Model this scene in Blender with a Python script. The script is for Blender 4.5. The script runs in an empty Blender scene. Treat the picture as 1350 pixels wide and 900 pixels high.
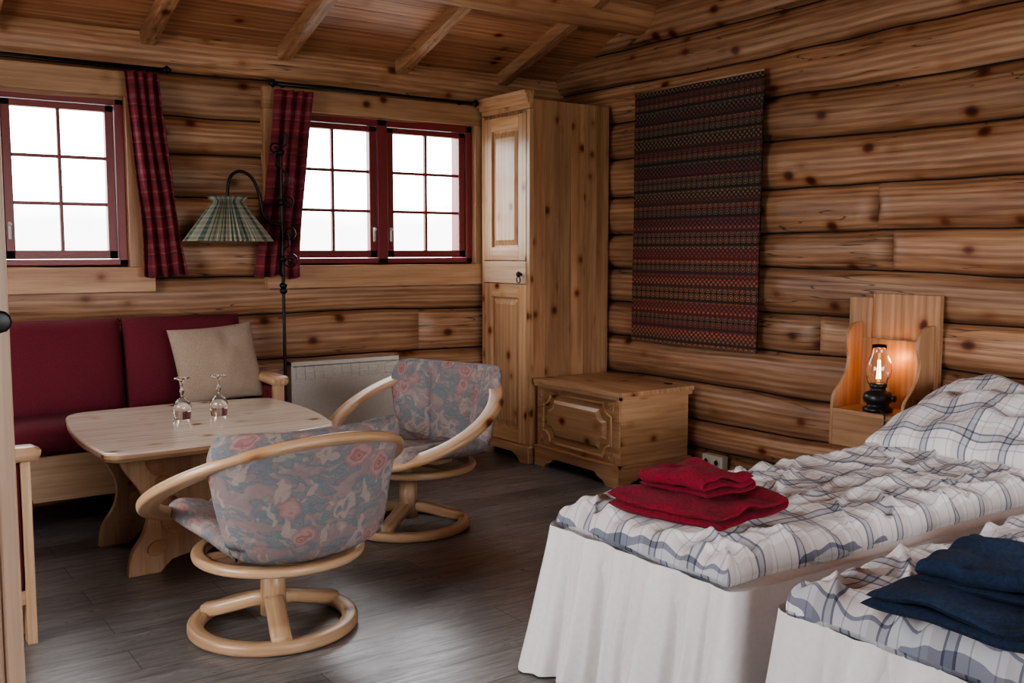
import bpy, math, random
from mathutils import Vector, Matrix, noise
random.seed(7)
sc=bpy.context.scene
PI=math.pi
# ------------------------------------------------------------------ materials
MATS={}
def newmat(name):
    m=bpy.data.materials.new(name); m.use_nodes=True
    nt=m.node_tree; nt.nodes.clear()
    o=nt.nodes.new("ShaderNodeOutputMaterial"); b=nt.nodes.new("ShaderNodeBsdfPrincipled")
    nt.links.new(b.outputs[0],o.inputs[0]); MATS[name]=m
    return m,nt,b
def N(nt,t,**k):
    n=nt.nodes.new(t)
    for a,v in k.items(): setattr(n,a,v)
    return n
def mapping(nt,src,scale,loc=(0,0,0)):
    mp=N(nt,"ShaderNodeMapping"); mp.inputs['Scale'].default_value=scale; mp.inputs['Location'].default_value=loc
    nt.links.new(src,mp.inputs['Vector']); return mp.outputs[0]
def ramp(nt,fac,stops,interp='LINEAR'):
    r=N(nt,"ShaderNodeValToRGB"); cr=r.color_ramp; cr.interpolation=interp
    while len(cr.elements)>1: cr.elements.remove(cr.elements[-1])
    cr.elements[0].position=stops[0][0]; c=stops[0][1]; cr.elements[0].color=(c[0],c[1],c[2],1)
    for p,c in stops[1:]:
        e=cr.elements.new(p); e.color=(c[0],c[1],c[2],1)
    nt.links.new(fac,r.inputs[0]); return r.outputs[0]
def mix(nt,a,b,fac=1.0,mode='MIX'):
    m=N(nt,"ShaderNodeMix",data_type='RGBA',blend_type=mode)
    for s,v in ((m.inputs[0],fac),(m.inputs[6],a),(m.inputs[7],b)):
        if isinstance(v,(int,float)): s.default_value=v
        elif isinstance(v,tuple): s.default_value=(v[0],v[1],v[2],1)
        else: nt.links.new(v,s)
    return m.outputs[2]
def math_(nt,op,a,b=None,c=None):
    m=N(nt,"ShaderNodeMath",operation=op)
    for i,v in enumerate((a,b,c)):
        if v is None: continue
        if isinstance(v,(int,float)): m.inputs[i].default_value=v
        else: nt.links.new(v,m.inputs[i])
    return m.outputs[0]
def attr(nt,name,out='Vector'):
    a=N(nt,"ShaderNodeAttribute"); a.attribute_name=name; return a.outputs[out]
def noise_(nt,vec,scale,detail=4,dist=0.0,rough=.55):
    n=N(nt,"ShaderNodeTexNoise"); n.inputs['Scale'].default_value=scale; n.inputs['Detail'].default_value=detail
    n.inputs['Distortion'].default_value=dist; n.inputs['Roughness'].default_value=rough
    nt.links.new(vec,n.inputs['Vector']); return n.outputs[0]
def bump(nt,b,h,strength,dist=.01):
    bp=N(nt,"ShaderNodeBump"); bp.inputs['Strength'].default_value=strength; bp.inputs['Distance'].default_value=dist
    nt.links.new(h,bp.inputs['Height']); nt.links.new(bp.outputs[0],b.inputs['Normal'])
def g3(v): return (v,v,v)
def wood(name,dark,mid,light,rough=.5,knotscale=5.0,knotr=.11,cracks=False,var=.35,finec=.8):
    m,nt,b=newmat(name)
    gc=attr(nt,"gc"); rnd=attr(nt,"rnd",'Fac')
    n1=noise_(nt,mapping(nt,gc,(1.0,9,9)),1.6,5,.8)
    n2=noise_(nt,mapping(nt,gc,(1.6,52,52),(2,9,4)),1.0,4,.25,.6)
    w=N(nt,"ShaderNodeTexWave",wave_type='BANDS',bands_direction='Y')
    w.inputs['Scale'].default_value=1.0; w.inputs['Distortion'].default_value=9; w.inputs['Detail'].default_value=3; w.inputs['Detail Scale'].default_value=.8
    nt.links.new(mapping(nt,gc,(.4,8,8)),w.inputs['Vector'])
    f=math_(nt,'ADD',math_(nt,'ADD',math_(nt,'MULTIPLY',n1,.45),math_(nt,'MULTIPLY',n2,.42)),math_(nt,'MULTIPLY',w.outputs[1],.13))
    col=ramp(nt,f,[(.36,dark),(.5,mid),(.64,light)])
    if cracks:
        bl=noise_(nt,mapping(nt,gc,(.6,2.2,2.2),(5,1,8)),1.5,3)
        col=mix(nt,col,ramp(nt,bl,[(.3,(.74,.71,.70)),(.52,(1,1,1)),(.75,(1.12,1.12,1.10))]),1.0,'MULTIPLY')
    fine=noise_(nt,mapping(nt,gc,(6,210,210)),1.0,3)
    col=mix(nt,col,ramp(nt,fine,[(.3,g3(finec)),(.65,g3(1.04))]),.8,'MULTIPLY')
    vd=N(nt,"ShaderNodeTexVoronoi"); vd.inputs['Scale'].default_value=knotscale
    nt.links.new(mapping(nt,gc,(.8,1,1)),vd.inputs['Vector'])
    kn=ramp(nt,vd.outputs['Distance'],[(0,(.10,.045,.02)),(knotr*.55,(.20,.08,.035)),(knotr*.8,(.42,.23,.13)),(knotr*1.3,(.85,.75,.65)),(knotr*2.2,(1,1,1))])
    col=mix(nt,col,kn,1.0,'MULTIPLY')
    if cracks:
        cn=noise_(nt,mapping(nt,gc,(.8,13,13),(3,7,1)),1.0,2,.3)
        ck=ramp(nt,cn,[(.0,g3(1)),(.489,g3(1)),(.5,g3(.15)),(.506,g3(1))])
        gate=ramp(nt,noise_(nt,mapping(nt,gc,(.7,2.5,2.5),(9,2,5)),1.2,1),[(.48,g3(0)),(.53,g3(1))])
        col=mix(nt,col,mix(nt,(1,1,1),ck,gate),1.0,'MULTIPLY')
    br=math_(nt,'MULTIPLY_ADD',rnd,var,1-var*.5)
    cb=N(nt,"ShaderNodeCombineColor"); 
    for i in range(3): nt.links.new(br,cb.inputs[i])
    col=mix(nt,col,cb.outputs[0],1.0,'MULTIPLY')
    nt.links.new(col,b.inputs['Base Color']); b.inputs['Roughness'].default_value=rough
    bump(nt,b,fine,.08,.003)
    return m
wood("pine_log",(.215,.098,.049),(.355,.185,.100),(.49,.29,.170),.46,5.2,.14,True,.42,.78)
wood("pine_ceiling",(.27,.11,.052),(.39,.18,.09),(.49,.25,.135),.42,6,.13,False,.45)
wood("pine_beam",(.29,.14,.07),(.41,.21,.11),(.51,.29,.16),.5,4,.09,True,.3)
wood("pine_trim",(.31,.16,.08),(.41,.23,.122),(.50,.295,.168),.42,5,.10,False,.3)
wood("pine_furniture",(.34,.195,.105),(.44,.275,.160),(.52,.345,.21),.33,5.5,.11,False,.25,.84)
wood("pine_wardrobe",(.26,.125,.062),(.355,.19,.098),(.45,.26,.14),.42,7.5,.15,False,.45)
wood("pine_chest",(.38,.20,.10),(.49,.285,.150),(.59,.37,.21),.36,6.5,.13,False,.25,.86)
wood("pine_rail_highlight",(.48,.32,.20),(.56,.40,.27),(.62,.46,.33),.28,5.5,.08,False,.1,.92)  # wardrobe rail pine, lightened to paint a highlight into the colour
wood("pine_top_sheen",(.60,.49,.38),(.72,.62,.51),(.78,.69,.58),.18,5.5,.10,False,.12,.94)  # tabletop pine, its glossy reflection painted in as a paler colour
wood("pine_door",(.27,.165,.105),(.34,.215,.14),(.40,.26,.175),.4,3,.06,False,.1)

def plain(name,col,rough=.6,metal=0,noisecol=None,nscale=60,bmp=0):
    m,nt,b=newmat(name)
    b.inputs['Roughness'].default_value=rough; b.inputs['Metallic'].default_value=metal
    tc=N(nt,"ShaderNodeTexCoord").outputs['Object']
    n=noise_(nt,tc,nscale,4)
    c2=noisecol or tuple(x*.92 for x in col)
    nt.links.new(ramp(nt,n,[(.35,c2),(.65,col)]),b.inputs['Base Color'])
    if bmp: bump(nt,b,n,bmp,.003)
    return m
plain("dark_gap",(.02,.010,.006),.9)
plain("red_paint",(.20,.026,.028),.35)
plain("red_fabric",(.14,.010,.021),.9,0,(.09,.007,.014),180,.3)
plain("linen",(.40,.30,.225),.95,0,(.28,.205,.155),220,.4)
plain("white_fabric",(.80,.765,.75),.9,0,(.76,.72,.71),60,.1)
plain("white_paint",(.58,.54,.47),.4)
plain("black_iron",(.02,.018,.018),.4,.6)
plain("black_plastic",(.015,.015,.016),.35)
plain("red_towel",(.27,.008,.030),1.0,0,(.14,.004,.014),120,1.0)
plain("blue_towel",(.014,.032,.075),1.0,0,(.006,.015,.04),120,1.0)
plain("chrome",(.5,.5,.5),.3,1)
def glass(name,rough=0.0,col=(1,1,1)):
    m=bpy.data.materials.new(name); m.use_nodes=True; nt=m.node_tree; nt.nodes.clear()
    o=N(nt,"ShaderNodeOutputMaterial"); g=N(nt,"ShaderNodeBsdfGlass"); g.inputs['Roughness'].default_value=rough; g.inputs['IOR'].default_value=1.45
    g.inputs['Color'].default_value=(*col,1); nt.links.new(g.outputs[0],o.inputs[0]); MATS[name]=m
glass("clear_glass")
def emit(name,col,s):
    m=bpy.data.materials.new(name); m.use_nodes=True; nt=m.node_tree; nt.nodes.clear()
    o=N(nt,"ShaderNodeOutputMaterial"); g=N(nt,"ShaderNodeEmission"); g.inputs[0].default_value=(*col,1); g.inputs[1].default_value=s
    nt.links.new(g.outputs[0],o.inputs[0]); MATS[name]=m
emit("filament",(1,.40,.10),30)
def floor_mat():
    m,nt,b=newmat("vinyl_plank")
    gc=N(nt,"ShaderNodeTexCoord").outputs['Object']
    br=N(nt,"ShaderNodeTexBrick"); br.offset=.37; br.inputs['Scale'].default_value=1
    br.inputs['Brick Width'].default_value=1.25; br.inputs['Row Height'].default_value=.18; br.inputs['Mortar Size'].default_value=.0022
    br.inputs['Color1'].default_value=(.15,.15,.15,1); br.inputs['Color2'].default_value=(.85,.85,.85,1); br.inputs['Mortar'].default_value=(.0,.0,.0,1)
    nt.links.new(gc,br.inputs['Vector'])
    n=noise_(nt,mapping(nt,gc,(2.6,24,1)),1.5,6,.9,.68)
    col=ramp(nt,n,[(.3,(.085,.077,.073)),(.5,(.165,.152,.146)),(.72,(.285,.268,.258))])
    pl_=mix(nt,g3(.6),g3(1.3),br.outputs[0])
    col=mix(nt,col,pl_,.95,'MULTIPLY')
    col=mix(nt,col,(.03,.026,.024),math_(nt,'MULTIPLY',br.outputs[1],.7))
    nt.links.new(col,b.inputs['Base Color'])
    nt.links.new(ramp(nt,n,[(.3,g3(.36)),(.7,g3(.25))]),b.inputs['Roughness'])
    bump(nt,b,n,.12,.003)
floor_mat()
def plaid(name,pu,su,pv,sv,mode='MULTIPLY',fac=1.0,base=None,rough=.9,weave=400):
    m,nt,b=newmat(name)
    gc=attr(nt,"gc"); sp=N(nt,"ShaderNodeSeparateXYZ"); nt.links.new(gc,sp.inputs[0])
    fu=math_(nt,'FRACT',math_(nt,'DIVIDE',sp.outputs[0],pu)); fv=math_(nt,'FRACT',math_(nt,'DIVIDE',sp.outputs[1],pv))
    cu=ramp(nt,fu,su,'CONSTANT'); cv=ramp(nt,fv,sv,'CONSTANT')
    col=mix(nt,cu,cv,fac,mode)
    if base: col=mix(nt,col,base,1.0,'MULTIPLY')
    nt.links.new(col,b.inputs['Base Color']); b.inputs['Roughness'].default_value=rough
    bump(nt,b,noise_(nt,gc,weave,2),.15,.002)
W=(1,1,1); BL=(.28,.30,.37); TN=(.86,.83,.82); LG=(.66,.68,.72)
DS=[(0,W),(.06,LG),(.085,W),(.24,BL),(.285,LG),(.40,BL),(.44,TN),(.62,W),(.72,LG),(.745,W)]
plaid("duvet_plaid",.155,DS,.155,DS,base=(.78,.755,.745))
R1=(.19,.022,.034);R2=(.10,.014,.024);R3=(.27,.085,.075);R4=(.07,.02,.04)
plaid("curtain_plaid",.13,[(0,R1),(.35,R2),(.5,R1),(.62,R3),(.66,R1),(.8,R4),(.88,R1)],.20,[(0,R1),(.15,R3),(.20,R1),(.32,R2),(.46,R1),(.58,(.24,.07,.085)),(.70,R1),(.83,R3),(.87,R4),(.93,R1)],'MIX',.65)
plaid("lampshade_plaid",.063,[(0,(.40,.39,.30)),(.3,(.05,.10,.085)),(.45,(.38,.37,.29)),(.62,(.07,.10,.10)),(.80,(.27,.15,.11)),(.86,(.36,.35,.27))],
      .07,[(0,(.12,.17,.14)),(.35,(.40,.39,.30)),(.60,(.06,.10,.09)),(.8,(.34,.34,.26))],'MIX',.35)
def tapestry_mat():
    m,nt,b=newmat("woven_tapestry")
    gc=attr(nt,"gc"); sp=N(nt,"ShaderNodeSeparateXYZ"); nt.links.new(gc,sp.inputs[0])
    u,v=sp.outputs[0],sp.outputs[1]
    K=(.022,.015,.013);B=(.040,.020,.016);M=(.062,.013,.016);D=(.028,.017,.018)
    fv=math_(nt,'FRACT',math_(nt,'DIVIDE',v,.31))
    base=ramp(nt,fv,[(0,K),(.16,B),(.30,M),(.40,K),(.55,D),(.70,M),(.80,B),(.9,K)],'CONSTANT')
    T=(.25,.16,.085);P=(.19,.055,.050);G=(.17,.135,.095)
    mc=ramp(nt,fv,[(0,T),(.16,P),(.30,T),(.40,G),(.55,P),(.70,T),(.80,G),(.9,T)],'CONSTANT')
    def S(x,p,ph=0.0): return math_(nt,'SINE',math_(nt,'MULTIPLY_ADD',x,2*PI/p,ph))
    # large diamonds outlined, with filled centres
    k1=math_(nt,'MULTIPLY',S(u,.086),S(v,.082))
    ab=math_(nt,'ABSOLUTE',k1)
    d1=math_(nt,'MULTIPLY',math_(nt,'GREATER_THAN',ab,.28),math_(nt,'LESS_THAN',ab,.55))
    d2=math_(nt,'GREATER_THAN',ab,.82)
    dmask=math_(nt,'ADD',d1,d2)
    # small pick-up checks
    cmask=math_(nt,'GREATER_THAN',math_(nt,'MULTIPLY',S(u,.034),S(v,.030)),.12)
    sel=math_(nt,'GREATER_THAN',S(v,.164,.8),.15)
    mask=math_(nt,'ADD',math_(nt,'MULTIPLY',dmask,math_(nt,'SUBTRACT',1.0,sel)),math_(nt,'MULTIPLY',cmask,sel))
    rowg=math_(nt,'GREATER_THAN',S(v,.082,1.2),-.82)
    mask=math_(nt,'MULTIPLY',math_(nt,'MULTIPLY',mask,rowg),.62)
    col=mix(nt,base,mc,mask)
    lo=ramp(nt,v,[(.6,(1,1,1)),(1.0,(1.35,.95,.95)),(1.5,(1.5,1.05,.9))])
    col=mix(nt,col,lo,1.0,'MULTIPLY')
    nt.links.new(col,b.inputs['Base Color']); b.inputs['Roughness'].default_value=.95
    bump(nt,b,mask,.3,.003)
tapestry_mat()
def floral_mat():
    m,nt,b=newmat("floral_fabric")
    gc=attr(nt,"gc")
    wn=N(nt,"ShaderNodeTexNoise"); wn.inputs['Scale'].default_value=20; wn.inputs['Detail'].default_value=3; nt.links.new(gc,wn.inputs['Vector'])
    def warp(k):
        ad=N(nt,"ShaderNodeVectorMath",operation='MULTIPLY_ADD'); nt.links.new(wn.outputs[1],ad.inputs[0]); ad.inputs[1].default_value=(k,k,k); nt.links.new(gc,ad.inputs[2]); return ad.outputs[0]
    base=ramp(nt,noise_(nt,gc,11,3,.4),[(.35,(.255,.195,.18)),(.5,(.215,.165,.16)),(.65,(.285,.225,.205))])
    lf=noise_(nt,mapping(nt,warp(.05),(9,17,9),(4,1,2)),1.0,2,.8)
    col=mix(nt,base,ramp(nt,lf,[(.42,(.12,.155,.16)),(.47,(.165,.18,.19)),(.51,(.10,.11,.13))]),ramp(nt,lf,[(.37,g3(0)),(.41,g3(.85)),(.49,g3(.85)),(.52,g3(0))]))
    st=noise_(nt,mapping(nt,warp(.04),(16,9,16),(14,11,7)),1.0,2,.5)
    col=mix(nt,col,(.36,.28,.24),ramp(nt,st,[(.56,g3(0)),(.59,g3(.6)),(.66,g3(.6)),(.70,g3(0))]))
    vd=N(nt,"ShaderNodeTexVoronoi"); vd.inputs['Scale'].default_value=8.5
    nt.links.new(warp(.06),vd.inputs['Vector'])
    fl=ramp(nt,vd.outputs['Distance'],[(0,(.36,.22,.12)),(.07,(.16,.075,.065)),(.11,(.33,.17,.15)),(.20,(.235,.105,.105)),(.25,(.35,.21,.19)),(.33,(.27,.15,.145)),(.37,(.18,.13,.135))])
    msk=ramp(nt,vd.outputs['Distance'],[(.0,g3(.95)),(.34,g3(.8)),(.40,g3(0))])
    wn2=N(nt,"ShaderNodeTexWhiteNoise"); nt.links.new(vd.outputs['Position'],wn2.inputs['Vector'])
    gate=math_(nt,'GREATER_THAN',wn2.outputs[0],.38)
    msk=math_(nt,'MULTIPLY',msk,gate)
    col=mix(nt,col,fl,msk)
    nt.links.new(col,b.inputs['Base Color']); b.inputs['Roughness'].default_value=.95
    bump(nt,b,noise_(nt,gc,250,2),.3,.002)
floral_mat()
# ------------------------------------------------------------------ mesh builder
class MB:
    def __init__(s): s.v=[];s.f=[];s.m=[];s.sm=[];s.gc=[];s.rn=[];s.mats=[]
    def add(s,vs,fs,mat,gcs=None,axis='x',smooth=False,M=None,off=True):
        if mat not in s.mats: s.mats.append(mat)
        mi=s.mats.index(mat); o=len(s.v)
        ro=Vector((random.uniform(0,40),random.uniform(0,40),random.uniform(0,40))) if off else Vector((0,0,0))
        rn=random.random()
        for i,p in enumerate(vs):
            p=Vector(p)
            if gcs is not None: g=Vector(gcs[i])
            elif axis=='x': g=Vector((p.x,p.y,p.z))
            elif axis=='y': g=Vector((p.y,p.x,p.z))
            else: g=Vector((p.z,p.y,p.x))
            s.gc.append(g+ro); s.rn.append(rn)
            s.v.append(M@p if M else p)
        for f in fs:
            s.f.append([o+i for i in f]); s.m.append(mi); s.sm.append(smooth)
    def box(s,a,b,mat,axis='x',M=None):
        x0,x1=min(a[0],b[0]),max(a[0],b[0]);y0,y1=min(a[1],b[1]),max(a[1],b[1]);z0,z1=min(a[2],b[2]),max(a[2],b[2])
        vs=[(x0,y0,z0),(x1,y0,z0),(x1,y1,z0),(x0,y1,z0),(x0,y0,z1),(x1,y0,z1),(x1,y1,z1),(x0,y1,z1)]
        fs=[(0,3,2,1),(4,5,6,7),(0,1,5,4),(1,2,6,5),(2,3,7,6),(3,0,4,7)]
        s.add(vs,fs,mat,axis=axis,M=M)
    def prism(s,pts,plane,d0,d1,mat,axis='x',smooth=False,M=None):
        def P(p,d):
            return {'xy':(p[0],p[1],d),'xz':(p[0],d,p[1]),'yz':(d,p[0],p[1])}[plane]
        n=len(pts); vs=[P(p,d0) for p in pts]+[P(p,d1) for p in pts]
        fs=[list(range(n))[::-1],list(range(n,2*n))]+[(i,(i+1)%n,n+(i+1)%n,n+i) for i in range(n)]
        s.add(vs,fs,mat,axis=axis,smooth=smooth,M=M)
    def tube(s,path,sec,mat,closed=False,up=(0,0,1),smooth=True,M=None,scales=None):
        path=[Vector(p) for p in path]; n=len(path); k=len(sec); up=Vector(up)
        vs=[];gs=[];L=0
        for i,p in enumerate(path):
            a=path[(i-1)%n] if (closed or i>0) else path[0]; b=path[(i+1)%n] if (closed or i<n-1) else path[-1]
            T=(b-a).normalized(); u=up
            if abs(T.dot(u))>.97: u=Vector((0,1,0)) if abs(T.y)<.9 else Vector((1,0,0))
            S=T.cross(u).normalized(); U=S.cross(T).normalized()
            if i>0: L+=(p-path[i-1]).length
            sc_=scales[i] if scales else 1
            for q in sec:
                vs.append(p+S*q[0]*sc_+U*q[1]*sc_); gs.append((L,q[0],q[1]))
        fs=[]
        for i in range(n if closed else n-1):
            j=(i+1)%n
            for c in range(k):
                d=(c+1)%k; fs.append((i*k+c,i*k+d,j*k+d,j*k+c))
        if not closed:
            fs.append(list(range(k))[::-1]); fs.append([(n-1)*k+c for c in range(k)])
        s.add(vs,fs,mat,gcs=gs,smooth=smooth,M=M)
    def cyl(s,p0,p1,r0,r1,mat,n=20,M=None,smooth=True):
        sec=[(math.cos(2*PI*i/n),math.sin(2*PI*i/n)) for i in range(n)]
        s.tube([p0,p1],sec,mat,M=M,smooth=smooth,scales=[r0,r1])
    def lathe(s,prof,c,mat,n=28,M=None,smooth=True):
        vs=[];gs=[];k=len(prof)
        for i in range(n):
            a=2*PI*i/n
            for r,z in prof:
                vs.append((c[0]+r*math.cos(a),c[1]+r*math.sin(a),c[2]+z)); gs.append((z,r*math.cos(a),r*math.sin(a)))
        fs=[]
        for i in range(n):
            j=(i+1)%n
            for q in range(k-1): fs.append((i*k+q,j*k+q,j*k+q+1,i*k+q+1))
        s.add(vs,fs,mat,gcs=gs,smooth=smooth,M=M)
    def grid(s,fn,nu,nv,mat,smooth=True,M=None,off=False,flip=False):
        vs=[];gs=[]
        for i in range(nu+1):
            for j in range(nv+1):
                p,g=fn(i/nu,j/nv); vs.append(p); gs.append(g)
        fs=[]
        for i in range(nu):
            for j in range(nv):
                a=i*(nv+1)+j; q=(a,a+nv+1,a+nv+2,a+1); fs.append(q[::-1] if flip else q)
        s.add(vs,fs,mat,gcs=gs,smooth=smooth,M=M,off=off)
    def build(s,name,loc=(0,0,0),bevel=0,rotz=0,local=False,parent=None,seg=2):
        me=bpy.data.meshes.new(name+"_mesh"); L=Vector(loc)
        vs=[p if local else p-L for p in s.v]
        me.from_pydata([tuple(p) for p in vs],[],s.f)
        for n in s.mats: me.materials.append(MATS[n])
        me.polygons.foreach_set("material_index",s.m); me.polygons.foreach_set("use_smooth",s.sm)
        a=me.attributes.new("gc",'FLOAT_VECTOR','POINT'); a.data.foreach_set("vector",[c for g in s.gc for c in g])
        a=me.attributes.new("rnd",'FLOAT','POINT'); a.data.foreach_set("value",s.rn)
        me.update()
        ob=bpy.data.objects.new(name,me); sc.collection.objects.link(ob); ob.location=loc; ob.rotation_euler=(0,0,rotz)
        if bevel:
            md=ob.modifiers.new("bevel",'BEVEL'); md.width=bevel; md.segments=seg; md.limit_method='ANGLE'; md.angle_limit=math.radians(40); md.harden_normals=False
        if parent: ob.parent=parent
        return ob
def rrect(w,h,r=.4,n=4):
    R=min(w,h)*r; out=[]
    for cx,cy,a0 in ((w/2-R,h/2-R,0),(-w/2+R,h/2-R,90),(-w/2+R,-h/2+R,180),(w/2-R,-h/2+R,270)):
        for i in range(n+1):
            a=math.radians(a0+90*i/n); out.append((cx+R*math.cos(a),cy+R*math.sin(a)))
    return out
def circ(r,n=12): return [(r*math.cos(2*PI*i/n),r*math.sin(2*PI*i/n)) for i in range(n)]
def nz(x,y=0,z=0): return noise.noise(Vector((x,y,z)))
# ------------------------------------------------------------------ room
XR,YB=4.35,5.70
XL,YF=-1.6,-2.1
EZ=2.52; SL=.32; RY=1.8; RZ=EZ+SL*(YB-RY)
def ceilz(y): return EZ+SL*(YB-y) if y>RY else RZ-SL*(RY-y)
fl=MB(); fl.box((XL-.2,YF-.2,-.1),(XR+.2,YB+.2,0),"vinyl_plank"); fl.build("floor",(0,0,0))
def log_wall(mb,rows,a0,a1,place,openings=(),joints={},seed=0,bulge=.05,top=None):
    for i in range(len(rows)-1):
        zl,zh=rows[i],rows[i+1]
        A0,A1=a0,a1
        if top is not None:
            A0,A1=top(zl,a0,a1)
            if A1-A0<.3: continue
        cuts=sorted(set([A0,A1]+[c for o in openings for c in o[:2] if A0<c<A1]))
        jn=joints.get(i,[])
        off=Vector((random.uniform(0,40),random.uniform(0,40),random.uniform(0,40))); 
        ends=sorted([A0-9]+jn+[A1+9])
        segs=[]
        allc=sorted(set(cuts+[j for j in jn if A0<j<A1]))
        for p,q in zip(allc[:-1],allc[1:]):
            mid=(p+q)/2; sl,sh=0.0,1.0; skip=False
            for o in openings:
                if o[0]<=mid<=o[1]:
                    if o[2]<=zl+.01 and o[3]>=zh-.01: skip=True
                    elif zl<o[2]<zh: sh=min(sh,(o[2]-zl)/(zh-zl))
                    elif zl<o[3]<zh: sl=max(sl,(o[3]-zl)/(zh-zl))
            if skip: continue
            segs.append((p,q,sl,sh))
        brn={}
        lb=bulge*random.uniform(.8,1.1)
        for p,q,sl,sh in segs:
            key=[k for k in range(len(ends)-1) if ends[k]<=(p+q)/2<=ends[k+1]][0]
            if key not in brn: brn[key]=random.random()
            E0,E1=ends[key],ends[key+1]
            n=max(2,int((q-p)/.06)); K=18
            vs=[];gs=[]
            for a in range(n+1):
                t=p+(q-p)*a/n
                lo=zl+.028*nz(t*.6,i*3.1+seed)+.006*nz(t*3.5,i*3.1+seed); hi=zh+.028*nz(t*.6,(i+1)*3.1+seed)+.006*nz(t*3.5,(i+1)*3.1+seed)
                ef=min(1,max(0,(t-E0)/.03))*min(1,max(0,(E1-t)/.03)); ef=ef**.5
                for b in range(K+1):
                    s_=sl+(sh-sl)*b/K
                    x=2*s_-1
                    x=math.copysign(abs(x)**.7,x)
                    pr=(1-abs(x)**4.0)**.75 if abs(x)<1 else 0
                    pr*=(1-.32*x*x)
                    d=-lb*pr*ef*(1+.22*nz(t*.7,i*5+seed,3))+.005*nz(t*2.2,s_*3,i)+ (.014 if abs(x)>.985 else 0)
                    z=lo+(hi-lo)*(.012+.976*(x+1)/2)
                    vs.append(place(t,z,d)); gs.append(Vector((t,(x+1)/2*(zh-zl)*1.15,brn[key]*9))+off+Vector((key*3.3,0,0)))
            fs=[]
            for a in range(n):
                for b in range(K):
                    c=a*(K+1)+b; fs.append((c,c+1,c+K+2,c+K+1))
            mb.add(vs,fs,"pine_log",gcs=gs,smooth=True,off=False)
            for k in range(len(vs)): mb.rn[-1-k]=brn[key]
W1=(.11,1.38); W2=(2.27,3.60); WZ=(1.27,2.17)
rows=[-.03,.21,.45,.70,.965,1.20,1.43,1.66,1.885,2.10,2.33,2.56]
b=MB()
log_wall(b,rows,XL-.1,XR+.05,lambda a,z,d:Vector((a,YB+d,z)),[(W1[0],W1[1],WZ[0],WZ[1]),(W2[0],W2[1],WZ[0],WZ[1])],{3:[3.2],4:[.6],2:[1.6],7:[-.5]},seed=2,bulge=.043)
def backing(b,x0,x1,z0,z1,ops):
    xs=sorted([x0,x1]+[c for o in ops for c in (o[0],o[1])])
    for p,q in zip(xs[:-1],xs[1:]):
        m=(p+q)/2; o=[o for o in ops if o[0]<m<o[1]]
        if o:
            b.box((p,YB+.010,z0),(q,YB+.18,o[0][2]),"dark_gap"); b.box((p,YB+.010,o[0][3]),(q,YB+.18,z1),"dark_gap")
        else: b.box((p,YB+.010,z0),(q,YB+.18,z1),"dark_gap")
backing(b,XL-.2,XR+.2,-.1,2.62,[(W1[0],W1[1],WZ[0],WZ[1]),(W2[0],W2[1],WZ[0],WZ[1])])
b.build("wall_back",(1.3,YB,0))
rowsR=[-.03,.165,.33,.545,.79,1.01,1.24,1.455,1.69,1.94,2.18,2.42,2.64,2.87,3.10,3.33,3.56,3.8]
def topR(zl,a0,a1):
    if zl<2.4: return a0,a1
    y1=YB-(zl-EZ)/SL+.02; y0=RY-(y1-RY)
    return max(a0,y0),min(a1,y1)
b=MB()
log_wall(b,rowsR,YF-.1,YB+.05,lambda a,z,d:Vector((XR+d,a,z)),[], {7:[3.07],6:[2.98],4:[3.4],2:[2.2],9:[1.2]},seed=11,bulge=.050,top=topR)
b.prism([(YF-.2,-.1),(YB+.2,-.1),(YB+.2,EZ-.02),(RY,RZ+.02),(YF-.2,EZ-.02)],'yz',XR+.010,XR+.2,"dark_gap")
b.build("wall_right",(XR,1.8,0))
b=MB()
OL=(2.1,3.9,.95,2.2)
for a0,a1,z0,z1 in ((YF-.2,OL[0],-.1,EZ),(OL[1],YB+.2,-.1,EZ),(OL[0],OL[1],-.1,OL[2]),(OL[0],OL[1],OL[3],EZ)):
    b.box((XL-.15,a0,z0),(XL,a1,z1),"pine_log",'y')
b.prism([(YF-.2,EZ),(YB+.2,EZ),(RY,RZ+.03)],'yz',XL-.15,XL,"pine_log",'y')
b.build("wall_left",(XL,1.8,0))
b=MB()
OF=(.3,3.6,.8,2.25)
for a0,a1,z0,z1 in ((XL-.2,OF[0],-.1,EZ+.1),(OF[1],XR+.2,-.1,EZ+.1),(OF[0],OF[1],-.1,OF[2]),(OF[0],OF[1],OF[3],EZ+.1)):
    b.box((a0,YF-.15,z0),(a1,YF,z1),"pine_log",'x')
b.build("wall_front",(1,YF,0))
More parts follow.
